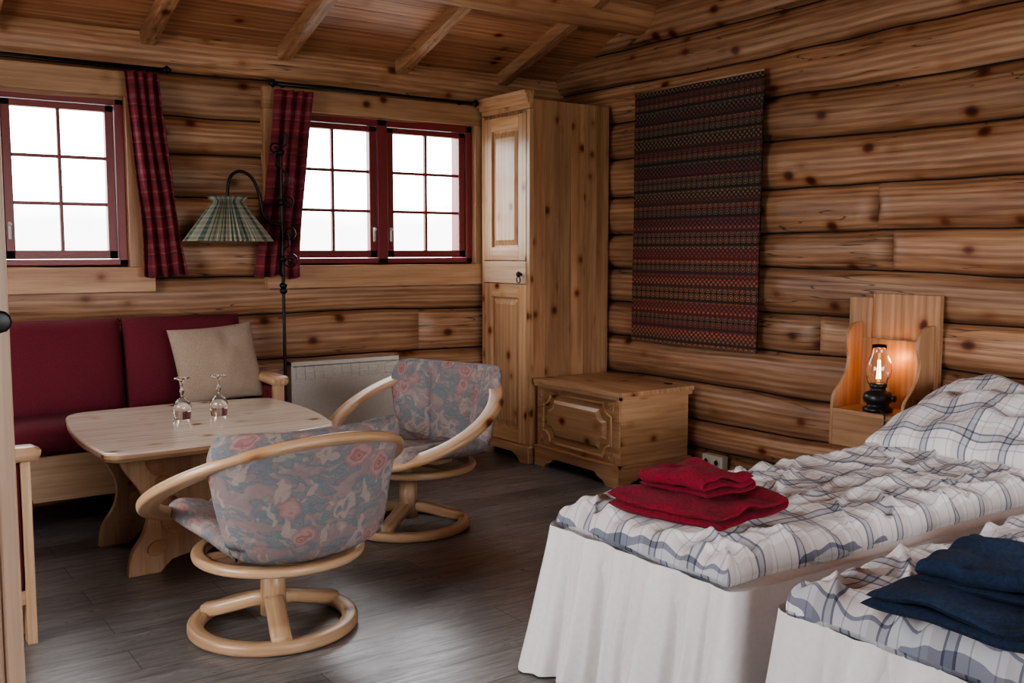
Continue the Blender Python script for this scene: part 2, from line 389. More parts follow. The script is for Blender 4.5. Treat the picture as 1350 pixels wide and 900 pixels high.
# ceiling boards
b=MB()
ang=math.atan(SL); bw=.118
def slope(y0,y1):
    L=(abs(y1-y0))/math.cos(ang); n=int(L/bw)+1; sg=1 if y1>y0 else -1
    for i in range(n):
        ya=y0+sg*i*bw*math.cos(ang); yb=ya+sg*(bw-.005)*math.cos(ang)
        za,zb=ceilz(ya),ceilz(yb)
        x0,x1=XL-.15,XR+.15
        vs=[(x0,ya,za),(x1,ya,za),(x1,yb,zb),(x0,yb,zb),(x0,ya,za+.03),(x1,ya,za+.03),(x1,yb,zb+.03),(x0,yb,zb+.03)]
        b.add(vs,[(0,3,2,1),(4,5,6,7),(0,1,5,4),(1,2,6,5),(2,3,7,6),(3,0,4,7)],"pine_ceiling",gcs=[(p[0],p[1],p[2]) for p in vs])
slope(RY,YB+.2); slope(RY,YF-.2)
for ya,yb in ((RY,YB+.25),(RY,YF-.25)):
    za=ceilz(ya)+.02; zb=ceilz(yb)+.02
    vs=[(XL-.2,ya,za),(XR+.2,ya,za),(XR+.2,yb,zb),(XL-.2,yb,zb),(XL-.2,ya,za+.1),(XR+.2,ya,za+.1),(XR+.2,yb,zb+.1),(XL-.2,yb,zb+.1)]
    b.add(vs,[(0,3,2,1),(4,5,6,7),(0,1,5,4),(1,2,6,5),(2,3,7,6),(3,0,4,7)],"dark_gap")
b.build("ceiling",(1.3,1.8,2.5))
bt=MB()
for x in [3.07+.775*j for j in range(-5,2)]:
    for ye in (YB,YF):
        ya,yb=RY,ye
        w=.04; dp=.075
        vs=[]
        for yy in (ya,yb):
            z=ceilz(yy)
            for xx,zz in ((x-w,z-dp),(x+w,z-dp),(x+w,z+.01),(x-w,z+.01)): vs.append((xx,yy,zz))
        bt.add(vs,[(0,1,2,3),(7,6,5,4),(0,4,5,1),(1,5,6,2),(2,6,7,3),(3,7,4,0)],"pine_beam",axis='y')
bt.build("ceiling_rafters",(1.3,1.8,2.5),.006)
bt=MB()
pth=[(XL-.1+(XR-XL+.2)*i/30,4.80+.01*nz(i*.3),2.835+.01*nz(i*.3,5)) for i in range(31)]
bt.tube(pth,circ(.14,20),"pine_beam")
bt.build("ceiling_purlin",(1.3,4.8,2.85))
# ------------------------------------------------------------------ windows
def window(name,xa,xb):
    z0,z1=WZ; y=YB-.03
    w=MB(); fr=.045; cx=(xa+xb)/2
    w.box((xa,y,z0),(xa+fr,YB+.16,z1),"red_paint",'z'); w.box((xb-fr,y,z0),(xb,YB+.16,z1),"red_paint",'z')
    w.box((xa,y,z1-fr),(xb,YB+.16,z1),"red_paint"); w.box((xa,y,z0),(xb,YB+.16,z0+fr*.7),"red_paint")
    w.box((cx-.035,y,z0),(cx+.035,YB+.12,z1),"red_paint",'z')
    for sa,sb in ((xa+fr+.004,cx-.039),(cx+.039,xb-fr-.004)):
        ys,ye=y+.012,y+.06; st=.045
        za,zb=z0+fr*.7+.004,z1-fr-.004
        w.box((sa,ys,za),(sa+st,ye,zb),"red_paint",'z'); w.box((sb-st,ys,za),(sb,ye,zb),"red_paint",'z')
        w.box((sa,ys,za),(sb,ye,za+st),"red_paint"); w.box((sa,ys,zb-st+.01),(sb,ye,zb),"red_paint")
        m=(sa+sb)/2
        w.box((m-.009,ys+.01,za),(m+.009,ye-.01,zb),"red_paint",'z')
        for q in (1,2):
            zz=za+st+(zb-za-2*st+.01)*q/3
            w.box((sa,ys+.012,zz-.009),(sb,ye-.012,zz+.009),"red_paint")
        hx=sb-.02 if sa<cx-.1 else sa+.02
        w.box((hx-.008,ys-.012,za+.10),(hx+.008,ys,za+.19),"white_paint",'z')
        w.box((hx-.008,ys-.03,za+.17),(hx+.008,ys-.01,za+.185),"white_paint",'z')
    w.build(name,(cx,y,(z0+z1)/2),.004)
    t=MB()
    yo=YB-.075
    rx=xb+ (.13 if xb<2 else .07)
    t.box((xa-.12,yo,z1),(rx,YB-.01,z1+.13),"pine_trim")
    t.box((xa-.12,yo-.006,z0-.145),(rx,YB-.01,z0-.01),"pine_trim")
    t.box((xa-.12,yo+.002,z0-.01),(xa,YB-.01,z1),"pine_trim",'z'); t.box((xb,yo+.002,z0-.01),(rx,YB-.01,z1),"pine_trim",'z')
    t.build("trim_"+name.split('_')[1],(cx,yo,1.7),.004)
window("window_1",*W1); window("window_2",*W2)
def curtain(name,xt0,xt1,xb0,xb1,zt,zb_,ph):
    c=MB()
    def fn(u,v):
        x0=xt0+(xb0-xt0)*v; x1=xt1+(xb1-xt1)*v
        pin=1-.10*math.sin(PI*v)
        xm=(x0+x1)/2; x=xm+(u-.5)*(x1-x0)*pin
        y=YB-.155+.034*math.sin(u*2*PI*3.6+ph+1.2*nz(v*2,ph))*(.5+.5*v)+.016*nz(u*6,v*3,ph)
        return (x,y,zt+(zb_-zt)*v-.03*v*nz(u*3,ph,5)),(u*.6,v*1.1,0)
    c.grid(fn,70,40,"curtain_plaid")
    o=c.build(name,((xt0+xt1)/2,YB-.15,1.7))
    s=o.modifiers.new("t",'SOLIDIFY'); s.thickness=.004
curtain("curtain",1.36,1.535,1.43,1.66,2.29,1.21,0)
curtain("curtain",2.195,2.42,2.05,2.31,2.27,1.20,2.1)
def rod(x0,x1,z):
    r=MB(); y=YB-.155
    r.cyl((x0,y,z),(x1,y,z),.010,.010,"black_iron",12)
    for x,sg in ((x0,-1),(x1,1)):
        r.cyl((x,y,z),(x+sg*.02,y,z),.010,.022,"black_iron",12); r.cyl((x+sg*.02,y,z),(x+sg*.045,y,z),.026,.008,"black_iron",12)
        r.cyl((x-sg*.06,y,z),(x-sg*.06,YB-.07,z),.008,.008,"black_iron",8)
    r.build("curtain_rod",((x0+x1)/2,y,z))
rod(-.2,1.56,2.315); rod(2.2,3.53,2.30)
# ------------------------------------------------------------------ wardrobe
w=MB(); X0,X1,Y0,Y1=3.655,4.276,5.06,5.60
nb=6
for i in range(nb):
    xa=X0+(X1-X0)*i/nb; xb_=X0+(X1-X0)*(i+1)/nb
    w.box((xa+.0006,Y0,.06),(xb_-.0006,Y0+.02,2.28),"pine_wardrobe",'z')
w.box((X0+.01,Y0+.02,.06),(X1,Y1,2.27),"pine_wardrobe",'z')
fx=X0-.02
st=.085
w.box((fx,Y0-.002,.10),(X0+.01,Y0+.03,2.22),"pine_chest",'z'); w.box((fx,Y1-.03,.10),(X0+.01,Y1,2.22),"pine_chest",'z')
da,db=Y0+.033,Y1-.033
def pdoor(za,zb):
    w.box((fx-.002,da,za),(X0,da+st,zb),"pine_chest",'z'); w.box((fx-.002,db-st,za),(X0,db,zb),"pine_chest",'z')
    w.box((fx-.002,da+st,za),(X0,db-st,za+st),"pine_chest",'y'); w.box((fx-.002,da+st,zb-st),(X0,db-st,zb),"pine_chest",'y')
    w.box((fx+.014,da+st,za+st),(X0+.004,db-st,zb-st),"pine_chest",'z')
    a,c,e,f=da+st+.012,db-st-.012,za+st+.012,zb-st-.012; g=.035
    vs=[(fx+.013,a,e),(fx+.013,c,e),(fx+.013,c,f),(fx+.013,a,f),(fx+.0,a+g,e+g),(fx+.0,c-g,e+g),(fx+.0,c-g,f-g),(fx+.0,a+g,f-g)]
    w.add(vs,[(0,1,5,4),(1,2,6,5),(2,3,7,6),(3,0,4,7),(4,5,6,7)],"pine_chest",axis='z')
pdoor(.115,1.135); pdoor(1.285,2.20)
w.box((fx-.006,da,1.14),(X0,db,1.28),"pine_rail_highlight",'y')
w.cyl((fx-.006,Y0+.075,1.20),(fx-.03,Y0+.075,1.20),.008,.018,"black_iron",16); w.cyl((fx-.03,Y0+.075,1.20),(fx-.042,Y0+.075,1.20),.02,.012,"black_iron",16)
w.tube([(fx-.03,Y0+.075+.02*math.cos(a/8*2*PI),1.165+.02*math.sin(a/8*2*PI)) for a in range(8)],circ(.004,6),"black_iron",closed=True,up=(1,0,0))
for i,(dz,o) in enumerate(((.03,.022),(.025,.042),(.028,.060),(.020,.075))):
    z=2.225+sum((.03,.025,.028,.020)[:i])
    w.box((X0-o,Y0-o*.3,z),(X0-.002,Y1,z+dz),"pine_chest",'y')
w.prism([(Y0-.01,0),(Y0-.01,.11),(Y1,.11),(Y1,0),(Y1-.09,0),(Y1-.12,.03),(Y1-.17,.055),(Y0+.16,.055),(Y0+.11,.03),(Y0+.08,0)],'yz',fx-.018,X0+.01,"pine_chest",'y')
w.prism([(X0-.03,0),(X0-.03,.10),(X1,.10),(X1,0),(X1-.08,0),(X1-.11,.03),(X1-.16,.05),(X0+.12,.05),(X0+.07,.03),(X0+.04,0)],'xz',Y0-.012,Y0+.01,"pine_wardrobe",'x')
w.build("wardrobe",(3.93,5.33,0),.003)
# ------------------------------------------------------------------ chest
c=MB(); X0,X1,Y0,Y1=3.67,4.225,4.235,5.03; PC="pine_chest"
c.box((X0+.015,Y0+.015,.09),(X1-.01,Y1-.01,.525),PC,'y')
for i in range(3):
    za=.09+.145*i
    c.box((X0+.02,Y0+.004,za),(X1-.01,Y0+.02,za+.1447),PC,'x')
    c.box((X0+.005,Y0+.006,za),(X0+.02,Y1-.006,za+.1447),PC,'y')
nbd=4
for i in range(nbd):
    xa=X0-.025+(X1-X0+.03)*i/nbd; xb_=X0-.025+(X1-X0+.03)*(i+1)/nbd
    c.box((xa+.0004,Y0-.03,.525),(xb_-.0004,Y1+.0,.55),PC,'y')
c.box((X0-.02,Y0-.018,.50),(X1,Y0+.01,.525),PC,'x'); c.box((X0-.018,Y0-.018,.505),(X0+.01,Y1,.525),PC,'y')
c.prism([(Y0-.012,0),(Y0-.012,.12),(Y1,.12),(Y1,0),(Y1-.10,0),(Y1-.12,.025),(Y1-.17,.04),(Y1-.2,.065),(Y0+.2,.065),(Y0+.17,.04),(Y0+.12,.025),(Y0+.10,0)],'yz',X0-.015,X0+.02,PC,'y')
c.prism([(X0-.013,0),(X0-.013,.12),(X1,.12),(X1,0),(X1-.08,0),(X1-.10,.025),(X1-.14,.06),(X0+.17,.06),(X0+.13,.035),(X0+.09,.025),(X0+.07,0)],'xz',Y0-.014,Y0+.012,PC,'x')
c.box((X0-.020,Y0-.02,.115),(X1,Y0+.01,.128),PC,'x'); c.box((X0-.022,Y0-.02,.115),(X0+.01,Y1,.128),PC,'y')
ym,zm=(Y0+Y1)/2,.315
def orn(hw,hh,cr):
    pts=[]
    def arc(cx,cy,r,a0,a1,n=6):
        for i in range(n+1):
            a=math.radians(a0+(a1-a0)*i/n); pts.append((cx+r*math.cos(a),cy+r*math.sin(a)))
    arc(hw,hh,cr,270,180); arc(-hw,hh,cr,360,270); arc(-hw,-hh,cr,90,0); arc(hw,-hh,cr,180,90)
    return pts
o1=orn(.325,.155,.07)
c.tube([(X0+.002,ym+p[0],zm+p[1]) for p in o1],rrect(.016,.018,.4,2),PC,closed=True,up=(1,0,0))
o2=orn(.285,.118,.065)
vs=[(X0+.006,ym+p[0],zm+p[1]) for p in o2]+[(X0-.010,ym+p[0]*.9,zm+p[1]*.82) for p in o2]; n=len(o2)
c.add(vs,[(i,(i+1)%n,n+(i+1)%n,n+i) for i in range(n)]+[list(range(n,2*n))],PC,axis='y')
for sy in (-1,1):
    for sz in (-1,1):
        for k_ in range(5):
            a=math.radians(20+k_*12.5); r=.062
            py=ym+sy*(.365-r*math.cos(a)); pz=zm+sz*(.178-r*math.sin(a))
            c.tube([(X0+.002,ym+sy*.36,zm+sz*.175),(X0-.003,py,pz)],circ(.006,6),PC,up=(1,0,0),scales=[.3,1])
c.box((4.14,4.33,.550),(4.17,4.37,.556),"black_plastic")
c.build("storage_chest",(3.93,4.63,0),.003)
# ------------------------------------------------------------------ tapestry
t=MB(); TX=4.25
def tf(side):
    def fn(u,v):
        y=4.78-1.04*u+ .012*(v-.5); z=2.33-1.55*v
        x=TX+.010*math.sin(u*2*PI*1.3+1)*v+.006*nz(u*3,v*3)-side*.008*v
        return (x-side*.006,y,z),(u*1.04,v*1.55,0)
    return fn
t.grid(tf(0),40,50,"woven_tapestry",flip=True); t.grid(tf(1),40,50,"woven_tapestry")
t.cyl((TX-.003,4.785,2.325),(TX-.003,3.735,2.325),.008,.008,"pine_trim",10)
t.build("woven_wall_hanging",(TX,4.25,1.55))
# ------------------------------------------------------------------ radiator
r=MB()
x0,x1=2.26,2.97;yb=YB-.075;yf=YB-.145
r.box((x0,yf+.006,.27),(x1,yb,.66),"white_paint"); r.box((x0-.004,yf-.004,.665),(x1+.004,yb,.69),"white_paint")
for i in range(5): r.box((x0+.005,yf+.002,.585+.016*i),(x1-.005,yf+.014,.593+.016*i),"white_paint")
r.box((x0,yf,.27),(x1,yf+.012,.575),"white_paint")
for i in range(12):
    xx=x0+.03+(x1-x0-.06)*i/11; r.box((xx-.002,yf-.001,.58),(xx+.002,yf+.014,.668),"white_paint",'z')
r.box((x0-.004,yf-.002,.265),(x0+.006,yb,.69),"white_paint",'z'); r.box((x1-.006,yf-.002,.265),(x1+.004,yb,.69),"white_paint",'z')
for xx in (x0+.12,x1-.12): r.box((xx-.015,yb-.01,.3),(xx+.015,YB-.058,.62),"white_paint",'z')
r.build("radiator",(2.6,yf,.27),.003)
# ------------------------------------------------------------------ soft blocks
def cushion(mb,cx,cy,cz,sx,sy,sz,mat,M=None,e=5,n=20,puff=0.0,wr=0,seed=0):
    def S(side):
        def fn(u,v):
            a,b_=2*u-1,2*v-1
            a=math.sin(a*PI/2); b_=math.sin(b_*PI/2)
            k=max(0,(1-abs(a)**e)*(1-abs(b_)**e))**.5
            x=a*sx/2;y=b_*sy/2
            z=side*(sz/2)*k*(1+puff*(1-a*a)*(1-b_*b_))+wr*k*nz(x*9+seed,y*9,side)
            if wr: x+=wr*1.2*nz(y*7+seed,side*3)*abs(a)**3; y+=wr*1.2*nz(x*7+seed,5+side*3)*abs(b_)**3
            return (cx+x,cy+y,cz+z),(x,y+side,0)
        return fn
    mb.grid(S(1),n,n,mat,M=M,off=True); mb.grid(S(-1),n,n,mat,M=M,off=True,flip=True)
def sofa(name,loc,rotz,Wd,nc,dep=.56):
    s=MB(); hw=Wd/2; a=.10
    s.box((-hw+a,.0,.17),(hw-a,.035,.385),"pine_furniture",'x')
    s.box((-hw+a,.035,.28),(hw-a,dep,.34),"pine_furniture",'x')
    for x in (-hw+a+.04,hw-a-.10):
        s.box((x,.02,0),(x+.06,.07,.17),"pine_furniture",'z')
    cw=(Wd-2*a)/nc
    for i in range(nc):
        xc=-hw+a+cw*(i+.5)
        cushion(s,xc,.25,.46,cw-.006,.54,.15,"red_fabric",e=9,puff=.08)
        Mb=Matrix.Translation((xc,.42,.75))@Matrix.Rotation(math.radians(80),4,'X')
        cushion(s,0,0,0,cw-.008,.50,.15,"red_fabric",M=Mb,e=7,puff=.15)
    for sg in (-1,1):
        xa=sg*(hw-.05)
        s.tube([(xa,-.03,.655),(xa,-.01,.662),(xa,.2,.665),(xa,dep-.02,.665)],rrect(.105,.05,.45,4),"pine_furniture",scales=[.8,1,1,1])
        s.box((xa-.03,.0,0),(xa+.03,.032,.64),"pine_furniture",'z'); s.box((xa-.03,dep-.06,0),(xa+.03,dep-.015,.64),"pine_furniture",'z')
        s.box((xa-.022,.03,.14),(xa+.022,dep-.06,.19),"pine_furniture",'y')
        cushion(s,0,0,0,dep-.085,.44,.075,"red_fabric",M=Matrix.Translation((xa,dep/2-.012,.41))@Matrix.Rotation(PI/2,4,'Z')@Matrix.Rotation(PI/2,4,'X'),e=16)
    s.box((-hw+a,dep-.05,.34),(hw-a,dep-.02,.92),"pine_furniture",'x')
    return s.build(name,loc,.004,rotz,local=True)
sofa("sofa",(.96,5.02,0),0,2.12,3)
sofa("armchair",(.55,4.02,0),PI/2,.75,1,dep=.62)
def pillow(name,loc,rot,w,h,th,mat,seed=0,wr=.006,pinch=.06):
    s=MB()
    def S(side):
        def fn(u,v):
            a,b_=math.sin((2*u-1)*PI/2),math.sin((2*v-1)*PI/2)
            k=((1-a*a)*(1-b_*b_))**.42 if abs(a)<1 and abs(b_)<1 else 0
            x=a*w/2*(1-pinch*(1-b_*b_)); y=b_*h/2*(1-pinch*(1-a*a))
            z=side*th/2*k+wr*nz(x*8+seed,y*8,side*2)*(k**.5)*2
            z+=wr*1.3*(.35-abs(nz(x*11+seed,y*7,1)))*k
            return (x,y,z),(x+.5,y+.5+(0 if side>0 else 1),0)
        return fn
    s.grid(S(1),60,60,mat); s.grid(S(-1),44,44,mat,flip=True)
    o=s.build(name,loc,local=True); o.rotation_euler=rot; return o
pillow("throw_pillow",(1.71,5.225,.75),(math.radians(72),math.radians(-3),math.radians(6)),.47,.42,.15,"linen",3)
# ------------------------------------------------------------------ table
t=MB(); TZ=.58
corn=[(.84,3.90,.10),(1.87,4.02,.16),(1.93,5.02,.12),(.90,5.06,.16)]
def rounded(cs,n=8,bow=.03):
    out=[];m=len(cs)
    for i,(x,y,r) in enumerate(cs):
        p=Vector((x,y));a=(Vector(cs[i-1][:2])-p).normalized();b_=(Vector(cs[(i+1)%m][:2])-p).normalized()
        s=p+a*r;e=p+b_*r
        for k_ in range(n+1):
            q=k_/n; out.append(((1-q)**2*s+2*q*(1-q)*p+q*q*e))
    res=[]
    for i,p in enumerate(out):
        res.append(p)
        nx_=out[(i+1)%len(out)]
        if (nx_-p).length>.3:
            d=nx_-p; nr=Vector((d.y,-d.x)).normalized()
            for k_ in range(1,10):
                q=k_/10; res.append(p+d*q+nr*bow*4*q*(1-q))
    return [tuple(p) for p in res]
out=rounded(corn)
cx=sum(p[0] for p in out)/len(out); cy=sum(p[1] for p in out)/len(out)
def ins(k): return [(cx+(p[0]-cx)*k,cy+(p[1]-cy)*k) for p in out]
lay=[(ins(.955),TZ-.042),(ins(.985),TZ-.036),(ins(1.0),TZ-.022),(ins(.998),TZ-.008),(ins(.988),TZ)]
n=len(out); vs=[(x,y,z) for L,z in lay for x,y in L]
fs=[list(range(n))[::-1]]+[(l*n+i,l*n+(i+1)%n,(l+1)*n+(i+1)%n,(l+1)*n+i) for l in range(3) for i in range(n)]
t.add(vs,fs,"pine_furniture",axis='x')
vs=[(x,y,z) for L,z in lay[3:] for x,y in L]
t.add(vs,[[n+i for i in range(n)]]+[(i,(i+1)%n,n+(i+1)%n,n+i) for i in range(n)],"pine_top_sheen",axis='x')
prof=[(.42,.535),(.41,.46),(.345,.36),(.315,.27),(.33,.18),(.385,.09),(.40,.0)]
def leg(yc,th):
    pr=[]
    for i in range(len(prof)-1):
        for q in (0,.25,.5,.75):
            P=[prof[max(0,i-1)],prof[i],prof[i+1],prof[min(len(prof)-1,i+2)]]; f=q
            pr.append(tuple(.5*(2*P[1][k]+(-P[0][k]+P[2][k])*f+(2*P[0][k]-5*P[1][k]+4*P[2][k]-P[3][k])*f*f+(-P[0][k]+3*P[1][k]-3*P[2][k]+P[3][k])*f**3) for k in (0,1)))
    pr.append(prof[-1])
    mid=1.38
    L=[(mid-x,z) for x,z in pr]; Rr=[(mid+x,z) for x,z in pr][::-1]
    foot=[(mid-.27,0),(mid-.22,.05),(mid-.1,.075),(mid+.1,.075),(mid+.22,.05),(mid+.27,0)]
    t.prism(L+foot+Rr,'xz',yc-th/2,yc+th/2,"pine_furniture",'z')
    for sx in (-1,1):
        for (lx,lz,an,ln) in ((.30,.46,60,.10),(.26,.38,20,.09),(.25,.29,-30,.09),(.24,.20,40,.10),(.30,.11,-20,.09)):
            a=math.radians(an); px=mid+sx*(lx-.02)
            pts=[]
            for k_ in range(12):
                th_=2*PI*k_/12; ex,ez=ln*math.cos(th_)*.5,ln*.35*math.sin(th_)
                pts.append((px+sx*(ex*math.cos(a)-ez*math.sin(a)),lz+ex*math.sin(a)+ez*math.cos(a)))
            t.prism(pts,'xz',yc-th/2-.008,yc,"pine_chest",'x')
leg(4.22,.04); leg(4.74,.04)
t.box((1.30,4.24,.22),(1.46,4.72,.26),"pine_furniture",'y')
t.box((1.0,4.15,.52),(1.76,4.29,.545),"pine_furniture",'x'); t.box((1.0,4.67,.52),(1.76,4.81,.545),"pine_furniture",'x')
t.build("coffee_table",(1.38,4.5,0),.003)
def wineglass(loc):
    g=MB()
    pr=[(.036,.0),(.040,.03),(.041,.055),(.034,.078),(.018,.092),(.008,.098),(.0055,.11),(.011,.122),(.011,.132),(.0055,.142),(.005,.165),(.010,.176),(.034,.184),(.037,.187),(.036,.190),(.0005,.1885)]
    g.lathe(pr,(0,0,0),"clear_glass",32)
    inn=[(.0345,.0),(.0385,.03),(.0395,.055),(.032,.076),(.015,.089),(.0005,.092)]
    g.lathe(inn,(0,0,0),"clear_glass",32)
    g.lathe([(.0345,0),(.036,0)],(0,0,0),"clear_glass",32)
    g.build("wine_glass",loc,local=True)
wineglass((1.33,4.58,TZ+.001)); wineglass((1.50,4.58,TZ+.001))
# ------------------------------------------------------------------ swivel chairs
def swivel(name,loc,rotz,basez):
    s=MB()
    prof=[(.31,.385,.25,.015),(.25,.400,.28,.02),(.10,.385,.29,.04),(-.06,.365,.285,.06),(-.19,.348,.28,.065),(-.31,.355,.28,.07),(-.345,.43,.295,.09),(-.36,.55,.32,.11),(-.38,.68,.345,.115),(-.40,.775,.345,.10)]
    def ev(t):
        x=t*(len(prof)-1); i=min(int(x),len(prof)-2); f=x-i
        P=[prof[max(0,i-1)],prof[i],prof[i+1],prof[min(len(prof)-1,i+2)]]
        return [0.5*((2*P[1][k])+(-P[0][k]+P[2][k])*f+(2*P[0][k]-5*P[1][k]+4*P[2][k]-P[3][k])*f*f+(-P[0][k]+3*P[1][k]-3*P[2][k]+P[3][k])*f**3) for k in range(4)]
    def mid(sv,t):
        y,z,w,d=ev(t); e=1e-3; t0,t1=max(0,t-e),min(1,t+e); A,B_=ev(t0),ev(t1)
        T=Vector((B_[0]-A[0],B_[1]-A[1])).normalized(); nx_,nz_=T.y,-T.x
        k=1-.06*max(0,(t-.88)/.12)**2
        o=d*sv*sv
        return Vector((w*k*math.sin(sv*1.15)/math.sin(1.15), y+nx_*o, z+nz_*o - (.03*max(0,(t-.8)/.2)*sv**6)))
    w_=.34
    def surf(side):
        def fn(u,v):
            a=math.sin((2*u-1)*PI/2); t=.5+.5*math.sin((2*v-1)*PI/2)
            p=mid(a,t); e=2e-3
            du=mid(min(1,a+e),t)-mid(max(-1,a-e),t); dv=mid(a,min(1,t+e))-mid(a,max(0,t-e))
            nn=du.cross(dv).normalized()*-1
            tt=2*t-1
            k=((1-abs(a)**8)*(1-abs(tt)**14))**.5 if abs(a)<1 and abs(tt)<1 else 0
            th=.042 if side>0 else .034
            if side>0:
                gr=math.exp(-((abs(a)-.36)/.035)**2)*.6+.25*math.exp(-((t-.5)/.02)**2)
                th*=(1-gr)*(1+.15*math.cos(a*PI*2.7))
            if nn.z<0 and t<.3: nn=-nn
            return p+nn*side*th*k,(a*w_,t*1.1+(0 if side>0 else 2),0)
        return fn
    s.grid(surf(1),60,60,"floral_fabric",off=True); s.grid(surf(-1),48,40,"floral_fabric",off=True,flip=True)
    al=math.radians(26); R=.43; cy_=-.035; cz_=.55
    ring=[(R*math.cos(a),cy_+R*math.sin(a)*math.cos(al),cz_-R*math.sin(a)*math.sin(al)) for a in [2*PI*i/72 for i in range(72)]]
    s.tube(ring,rrect(.078,.034,.38,4),"pine_furniture",closed=True,up=(0,math.sin(al),math.cos(al)))
    ring=[(.275*math.cos(a),-.055+.275*math.sin(a),.300) for a in [2*PI*i/56 for i in range(56)]]
    s.tube(ring,rrect(.05,.034,.4,3),"pine_furniture",closed=True)
    s.box((-.25,-.06,.275),(.25,.01,.31),"pine_furniture",'x'); s.box((-.035,-.30,.275),(.035,.25,.31),"pine_furniture",'y')
    s.tube([(0,.2,.30),(0,.32,.32),(0,.36,.36)],rrect(.07,.03,.4,2),"pine_furniture")
    s.cyl((0,0,.235),(0,0,.28),.028,.028,"chrome",20); s.cyl((0,0,.262),(0,0,.276),.09,.09,"black_iron",20)
    s.cyl((0,0,.05),(0,0,.245),.048,.042,"pine_furniture",24)
    ring=[(.272*math.cos(a),.272*math.sin(a),.022) for a in [2*PI*i/72 for i in range(72)]]
    s.tube(ring,rrect(.058,.042,.35,3),"pine_furniture",closed=True)
    for k_ in range(3):
        a=basez-rotz+k_*2*PI/3
        d=Vector((math.cos(a),math.sin(a),0))
        s.tube([d*q+Vector((0,0,z)) for q,z in ((.0,.105),(.06,.10),(.13,.078),(.2,.056),(.268,.040))],rrect(.068,.048,.3,3),"pine_furniture")
    o=s.build(name,loc,local=True,rotz=rotz); return o
cam_az=math.atan2(-3.37,-1.27)
swivel("swivel_armchair",(1.28,3.36,0),math.radians(5),cam_az+math.radians(5))
swivel("swivel_armchair",(2.31,4.23,0),math.radians(110),math.radians(215))
# ------------------------------------------------------------------ floor lamp
l=MB(); px,py=2.165,5.42
l.lathe([(.0,0),(.13,.0),(.13,.012),(.10,.02),(.03,.035),(.015,.06)],(px,py,0),"black_iron")
l.tube([(px,py,.02+.098*i) for i in range(21)],circ(.0095,8),"black_iron")
for z in (1.12,1.15,1.30,1.62,1.9): l.lathe([(0.008,-.02),(.02,-.008),(.022,0),(.02,.008),(.008,.02)],(px,py,z),"black_iron",14)
def scroll(x,z,r,turns,sg,sz,y=py):
    l.tube([(x+sg*r*(1-q/30*.75)*math.cos(q/30*turns*2*PI)-sg*r,y,z+sz*r*(1-q/30*.75)*math.sin(q/30*turns*2*PI)) for q in range(31)],circ(.006,6),"black_iron",up=(0,1,0))
scroll(px,1.92,.035,1.3,1,1); scroll(px,1.45,-.045,1.3,1,1); scroll(px,1.30,.05,1.2,-1,-1); scroll(px,1.62,.04,1.2,-1,1)
for z,sg in ((1.97,1),(1.85,-1),(1.75,1),(1.40,1),(1.25,-1)):
    l.tube([(px,py,z-.05),(px+sg*.035,py-.01,z-.02),(px+sg*.03,py-.015,z+.03),(px+sg*.005,py,z+.05)],circ(.007,6),"black_iron",up=(0,1,0))
sx=1.855
arm=[(px+.02,1.50),(px-.05,1.50),(px-.11,1.55),(px-.13,1.66),(px-.17,1.75),(px-.235,1.785),(px-.29,1.755),(sx,1.68),(sx,1.62)]
pts=[]
for i in range(len(arm)-1):
    for q in range(6):
        f=q/6; P=[arm[max(0,i-1)],arm[i],arm[i+1],arm[min(len(arm)-1,i+2)]]
        c2=[.5*(2*P[1][k]+(-P[0][k]+P[2][k])*f+(2*P[0][k]-5*P[1][k]+4*P[2][k]-P[3][k])*f*f+(-P[0][k]+3*P[1][k]-3*P[2][k]+P[3][k])*f**3) for k in (0,1)]
        pts.append((c2[0],py,c2[1]))
pts.append((sx,py,1.60))
l.tube(pts,circ(.0095,8),"black_iron",up=(0,1,0))
l.tube([(px,py,1.64),(px-.06,py,1.60),(px-.12,py,1.62)],circ(.007,6),"black_iron",up=(0,1,0))
l.lathe([(.0,.05),(.022,.045),(.03,.01),(.03,-.03),(.02,-.04)],(sx,py,1.60),"black_iron",16)
np_=60
def shade(u,v):
    a=u*2*PI; r=.075+(.235-.075)*v; pl=.009*(1 if int(round(u*np_*2))%2 else -1)
    z=1.615-.215*v
    return (sx+(r+pl)*math.cos(a),py+(r+pl)*math.sin(a),z),(u*1.45,v*.28,0)
l.grid(shade,np_*2,6,"lampshade_plaid",smooth=False)
def shade2(u,v):
    a=u*2*PI; r=.075+.028*v; pl=.006*(1 if int(round(u*np_*2))%2 else -1)
    return (sx+(r+pl)*math.cos(a),py+(r+pl)*math.sin(a),1.612+.03*v),(u*1.45,v*.05,0)
l.grid(shade2,np_*2,2,"lampshade_plaid",smooth=False)
l.build("floor_lamp",(px,py,0))
